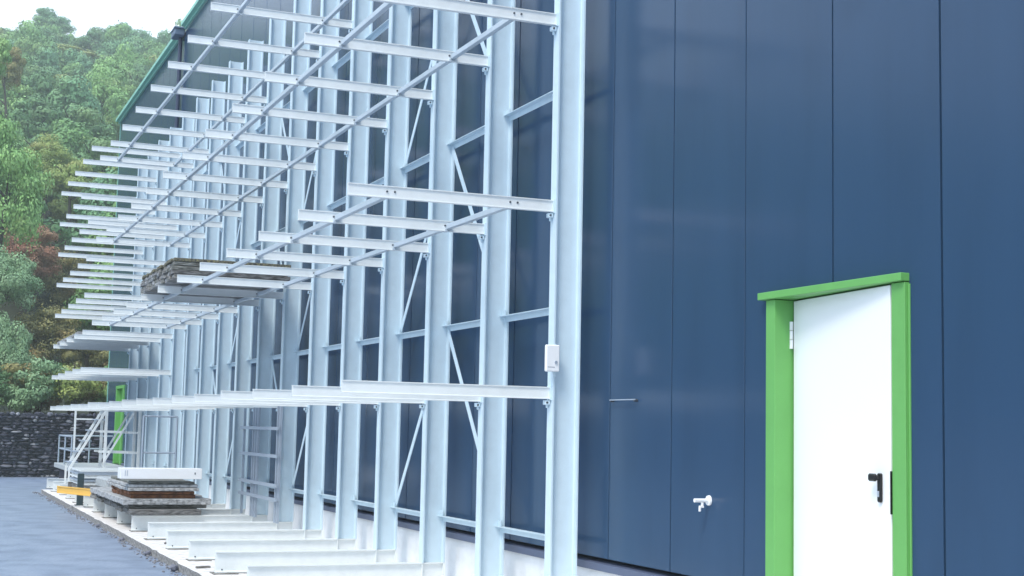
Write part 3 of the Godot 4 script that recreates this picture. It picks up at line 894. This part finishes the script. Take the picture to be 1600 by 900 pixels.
# ---------------------------------------------------------------- small things
func build_small() -> void:
	# control box on the first upright
	var cb := thing("control_box", "small white plastic box screwed to the end upright of the rack", "box", P(4.735, 2.219, 10.49))
	part("housing", box_mesh(Vector3(0.122, 0.216, 0.035), 0.008), M.white, cb)
	part("button", tube_mesh(Vector3(0.025, -0.032, 0.0), Vector3(0.025, -0.032, 0.026), 0.013, 0.012, 14), M.galv, cb)
	var pr := begin()
	for k in 7: add_box(pr, Vector3(-0.042 + k * 0.009, -0.072, 0.0178), Vector3(0.006, 0.008, 0.001))
	part("print_line", finish(pr), mat(Color(0.55, 0.57, 0.62), 0.6), cb)
	part("mounting_bracket", box_mesh(Vector3(0.03, 0.26, 0.02), 0.002), M.steel, cb, Vector3(0.03, -0.015, -0.028))
	# water tap on the wall
	var tp := thing("wall_tap", "white water pipe stub with small tap on the blue cladding", "tap", P(XW, EYE - 0.449, 8.70))
	part("flange", tube_mesh(Vector3(0.0, 0, 0), Vector3(-0.012, 0, 0), 0.036, 0.034, 20), M.white, tp)
	part("pipe", tube_mesh(Vector3(-0.01, 0, 0), Vector3(-0.118, 0, 0), 0.014, 0.014, 14), M.white, tp)
	var tv := begin()
	add_tube(tv, Vector3(-0.055, 0, 0), Vector3(-0.055, -0.035, 0.0), 0.010, 0.010, 10)
	add_box(tv, Vector3(-0.062, -0.043, 0), Vector3(0.035, 0.016, 0.02), Basis.IDENTITY, 0.003)
	add_tube(tv, Vector3(-0.074, -0.045, 0), Vector3(-0.074, -0.075, 0), 0.009, 0.009, 10)
	part("spout", finish(tv), M.white, tp)
	# little rod on two stand-offs
	var rd := thing("wall_rod", "thin grey rod on two short stand-offs fixed to the blue cladding", "rod", P(XW, EYE + 0.26, 9.98))
	part("rod", tube_mesh(P(-0.03, 0, -0.215), P(-0.03, 0.0, 0.215), 0.0045, 0.0045, 8), M.galv, rd)
	for z in [-0.2, 0.2]: part("stand_off", tube_mesh(P(0.0, -0.006, z), P(-0.032, -0.006, z), 0.010, 0.010, 8), M.bolt, rd)
	# crumpled white sheet on the strip
	var sh := thing("crumpled_sheet", "crumpled white plastic sheet lying between the rack uprights", "litter", P(4.62, SLAB, 20.15))
	var st := begin()
	for k in 5: add_lump(st, P(0.05 * k - 0.08, 0.05 + 0.02 * (k % 2), 0.05 * (k % 3)), Vector3(0.14, 0.10, 0.12), 900 + k, 0.5)
	part("sheet", finish(st), M.white, sh)
	var sc := [[3.02, 15.75, 0.16, "short brown"], [3.16, 19.0, 0.12, "split grey"], [2.98, 13.2, 0.2, "long pale"]]
	for k in sc.size():
		var ws := part("wood_scrap", box_mesh(Vector3(sc[k][2], 0.022, 0.05), 0.004), M.boards[3 - k], self, P(sc[k][0], SLAB + 0.0115, sc[k][1]), Basis(Vector3.UP, 0.3 + k))
		tag(ws, "%s scrap of wood lying on the concrete strip" % sc[k][3], "wood scrap", "wood scraps between the base beams")
	# loose stones and crumbs along the strip edge
	var g := RandomNumberGenerator.new()
	g.seed = 9
	var cr := begin()
	for k in 700:
		var z := 9.0 + 26.0 * pow(g.randf(), 1.2)
		var s := g.randf_range(0.008, 0.028)
		add_lump(cr, P(2.85 - absf(g.randfn()) * 0.06, s * 0.3, z), Vector3(s * 1.4, s, s * 1.2), 1000 + k, 0.3)
	var c := part("edge_gravel", finish(cr), M.gravel, self)
	c.set_meta("kind", "stuff")
	tag(c, "loose gravel and crumbs along the edge of the concrete strip", "gravel")
	var stones := [[14.6, 0.07, "large dark"], [16.35, 0.09, "broken pale"], [18.3, 0.075, "small grey"], [20.6, 0.06, "flat grey"], [23.4, 0.06, "round grey"]]
	for s in stones:
		var m := part("loose_stone", lump_mesh(Vector3(s[1] * 1.5, s[1], s[1] * 1.6), 50 + int(s[0] * 10), 0.35), M.stones[4], self, P(2.82, s[1] * 0.45, s[0]))
		tag(m, "%s stone lying against the edge of the concrete strip" % s[2], "stone", "stones along the strip edge")

# ---------------------------------------------------------------- trees
func build_trees() -> void:
	make_crowns()
	# trees that stand out in the photograph: kind, x, z, crown middle y, half width, half height
	var hand := [
		["bright_near", 3.0, 60.0, 10.7, 1.68, 2.84, "fresh bright green tree with a tall rounded crown behind the stone wall"],
		["bright", 3.1, 75.0, 19.6, 0.74, 1.29, "fresh bright green tree top high at the edge of the wood"],
		["pale_near", 3.0, 57.0, 6.8, 1.34, 1.42, "pale silvery green tree above the low pale bush"],
		["pale_near", 3.0, 53.0, 3.6, 1.00, 1.79, "pale silvery green bush leaning over the stone wall"],
		["rust_near", 4.3, 66.0, 9.0, 1.55, 1.49, "rusty brown tree between the green crowns"],
		["olive_near", 5.9, 68.0, 7.1, 1.53, 1.60, "olive brown thin tree just below the rusty brown one"],
		["olive_near", 4.7, 57.5, 3.8, 1.56, 1.43, "olive brown bush spreading behind the stone wall"],
		["olive", 6.1, 56.5, 3.3, 1.07, 1.15, "reddish olive shrub close to the end of the blue hall"],
		["yellow_near", 6.0, 80.0, 15.6, 1.52, 1.37, "yellowing tree above the rusty brown one"],
		["yellow", 7.1, 78.0, 14.2, 1.27, 1.69, "yellowing narrow tree beside the tips of the upper rack arms"],
		["yellow", 11.1, 125.0, 29.8, 1.98, 1.35, "yellowing broad tree halfway up the hillside"],
		["yellow", 12.7, 122.0, 29.3, 1.10, 0.99, "small orange tinged tree beside the broad yellowing one"],
		["yellow", 14.3, 158.0, 40.9, 3.21, 1.14, "yellow green flat crown high on the hillside"],
		["bluish", 13.4, 182.0, 50.5, 2.71, 1.97, "solitary round bluish tree standing above the ridge line"],
		["mid", 12.4, 105.0, 23.2, 1.04, 1.99, "light green upright tree next to the hall roof edge"],
		["olive", 4.6, 92.0, 23.3, 1.00, 1.66, "olive brown tree half hidden above the bright green one"],
	]
	for h in hand:
		tree(h[0], 0, h[1], h[2], h[3], h[4], h[5], "%s_tree" % (h[0] as String).replace("_near", ""), h[6])
	var g := RandomNumberGenerator.new()
	g.seed = 4242
	var made := 0
	for k in 13:
		var bx := 0.2 + k * 0.75 + g.randfn() * 0.15
		var bz := 47.2 + g.randf() * 1.8
		var br := g.randf_range(0.75, 1.15)
		var bk: String = ["olive", "mid", "olive", "dark", "olive", "pale", "yellow"][k % 7]
		tree(bk, k, bx, bz, hill(bx, bz) + br * 0.55, br, br * 0.95, "%s_bush" % bk, "%s bush growing right behind the stone wall" % KIND_WORDS[bk])
	var z := 50.5
	while z < 188.0:
		var step := 2.4 + z * 0.014
		var x := -1.5 + g.randf() * step
		var xmax := 0.135 * z + 1.5 if z < 95.0 else 0.18 * z + 2.0
		while x < xmax:
			var xx := x + g.randfn() * step * 0.22
			var zz := z + g.randfn() * step * 0.25
			x += step * 1.05
			var near_hand := false
			for h in hand:
				if absf(h[1] - xx * h[2] / zz) < h[4] * 1.0 and zz < h[2] + 1.5 and zz > h[2] - 30.0 and cy0(xx, zz) > (h[3] - h[5] - 1.63) * zz / h[2] + 1.63: near_hand = true
			if near_hand: continue
			if zz < 47.5: continue
			var gy := hill(xx, zz)
			var r := g.randf_range(1.5, 2.4) * (0.8 + zz * 0.0026)
			var hh := r * g.randf_range(0.9, 1.25)
			var cy := gy + hh * 0.75 + g.randf_range(0.2, 2.0)
			if zz < 56.0:
				r = g.randf_range(1.0, 1.6)
				hh = r * g.randf_range(0.8, 1.0)
				cy = gy + hh * 0.7
			var q := g.randf()
			var kind := "mid"
			if q < 0.30: kind = "dark"
			elif q < 0.52: kind = "bluish"
			elif q < 0.60: kind = ("yellow" if g.randf() < 0.4 else "bright") if zz > 75.0 else "olive"
			elif q < 0.70: kind = "bright" if zz < 140.0 else "mid"
			elif q < 0.74: kind = "rust" if zz < 75.0 else "dark"
			var where := "on the upper hillside" if zz > 130.0 else ("halfway up the wooded hillside" if zz > 85.0 else "at the foot of the wooded hillside")
			tree(kind, made, xx, zz, cy, r, hh, "%s_tree" % kind, "%s %s%s tree %s" % ["large" if r > 2.6 else ("small" if r < 1.9 else "middling"), "tall " if hh > r * 1.08 else "broad ", KIND_WORDS[kind], where])
			made += 1
		z += step * 0.82
	# the rest of the wood, which the glossy cladding mirrors
	var mm := MultiMesh.new()
	mm.transform_format = MultiMesh.TRANSFORM_3D
	mm.mesh = crowns["mid"][0]
	var list := []
	for k in 420:
		var zz := g.randf_range(50.0, 185.0)
		var xx := -0.06 * zz - 6.0 - g.randf() * 150.0
		var r := g.randf_range(2.4, 4.2) * (0.8 + zz * 0.003)
		list.append(Transform3D(Basis(Vector3.UP, g.randf() * TAU).scaled_local(Vector3(r, r * 1.1, r)), P(xx, hill(xx, zz) + r * 0.9, zz)))
	mm.instance_count = list.size()
	for k in list.size(): mm.set_instance_transform(k, list[k])
	var mi := MultiMeshInstance3D.new()
	mi.multimesh = mm
	mi.material_override = M.leaf
	put(mi, "wooded_slope")
	mi.set_meta("kind", "stuff")
	tag(mi, "dense green wood covering the slope beside the yard", "wood")
	print("trees ", made + hand.size() + 13)
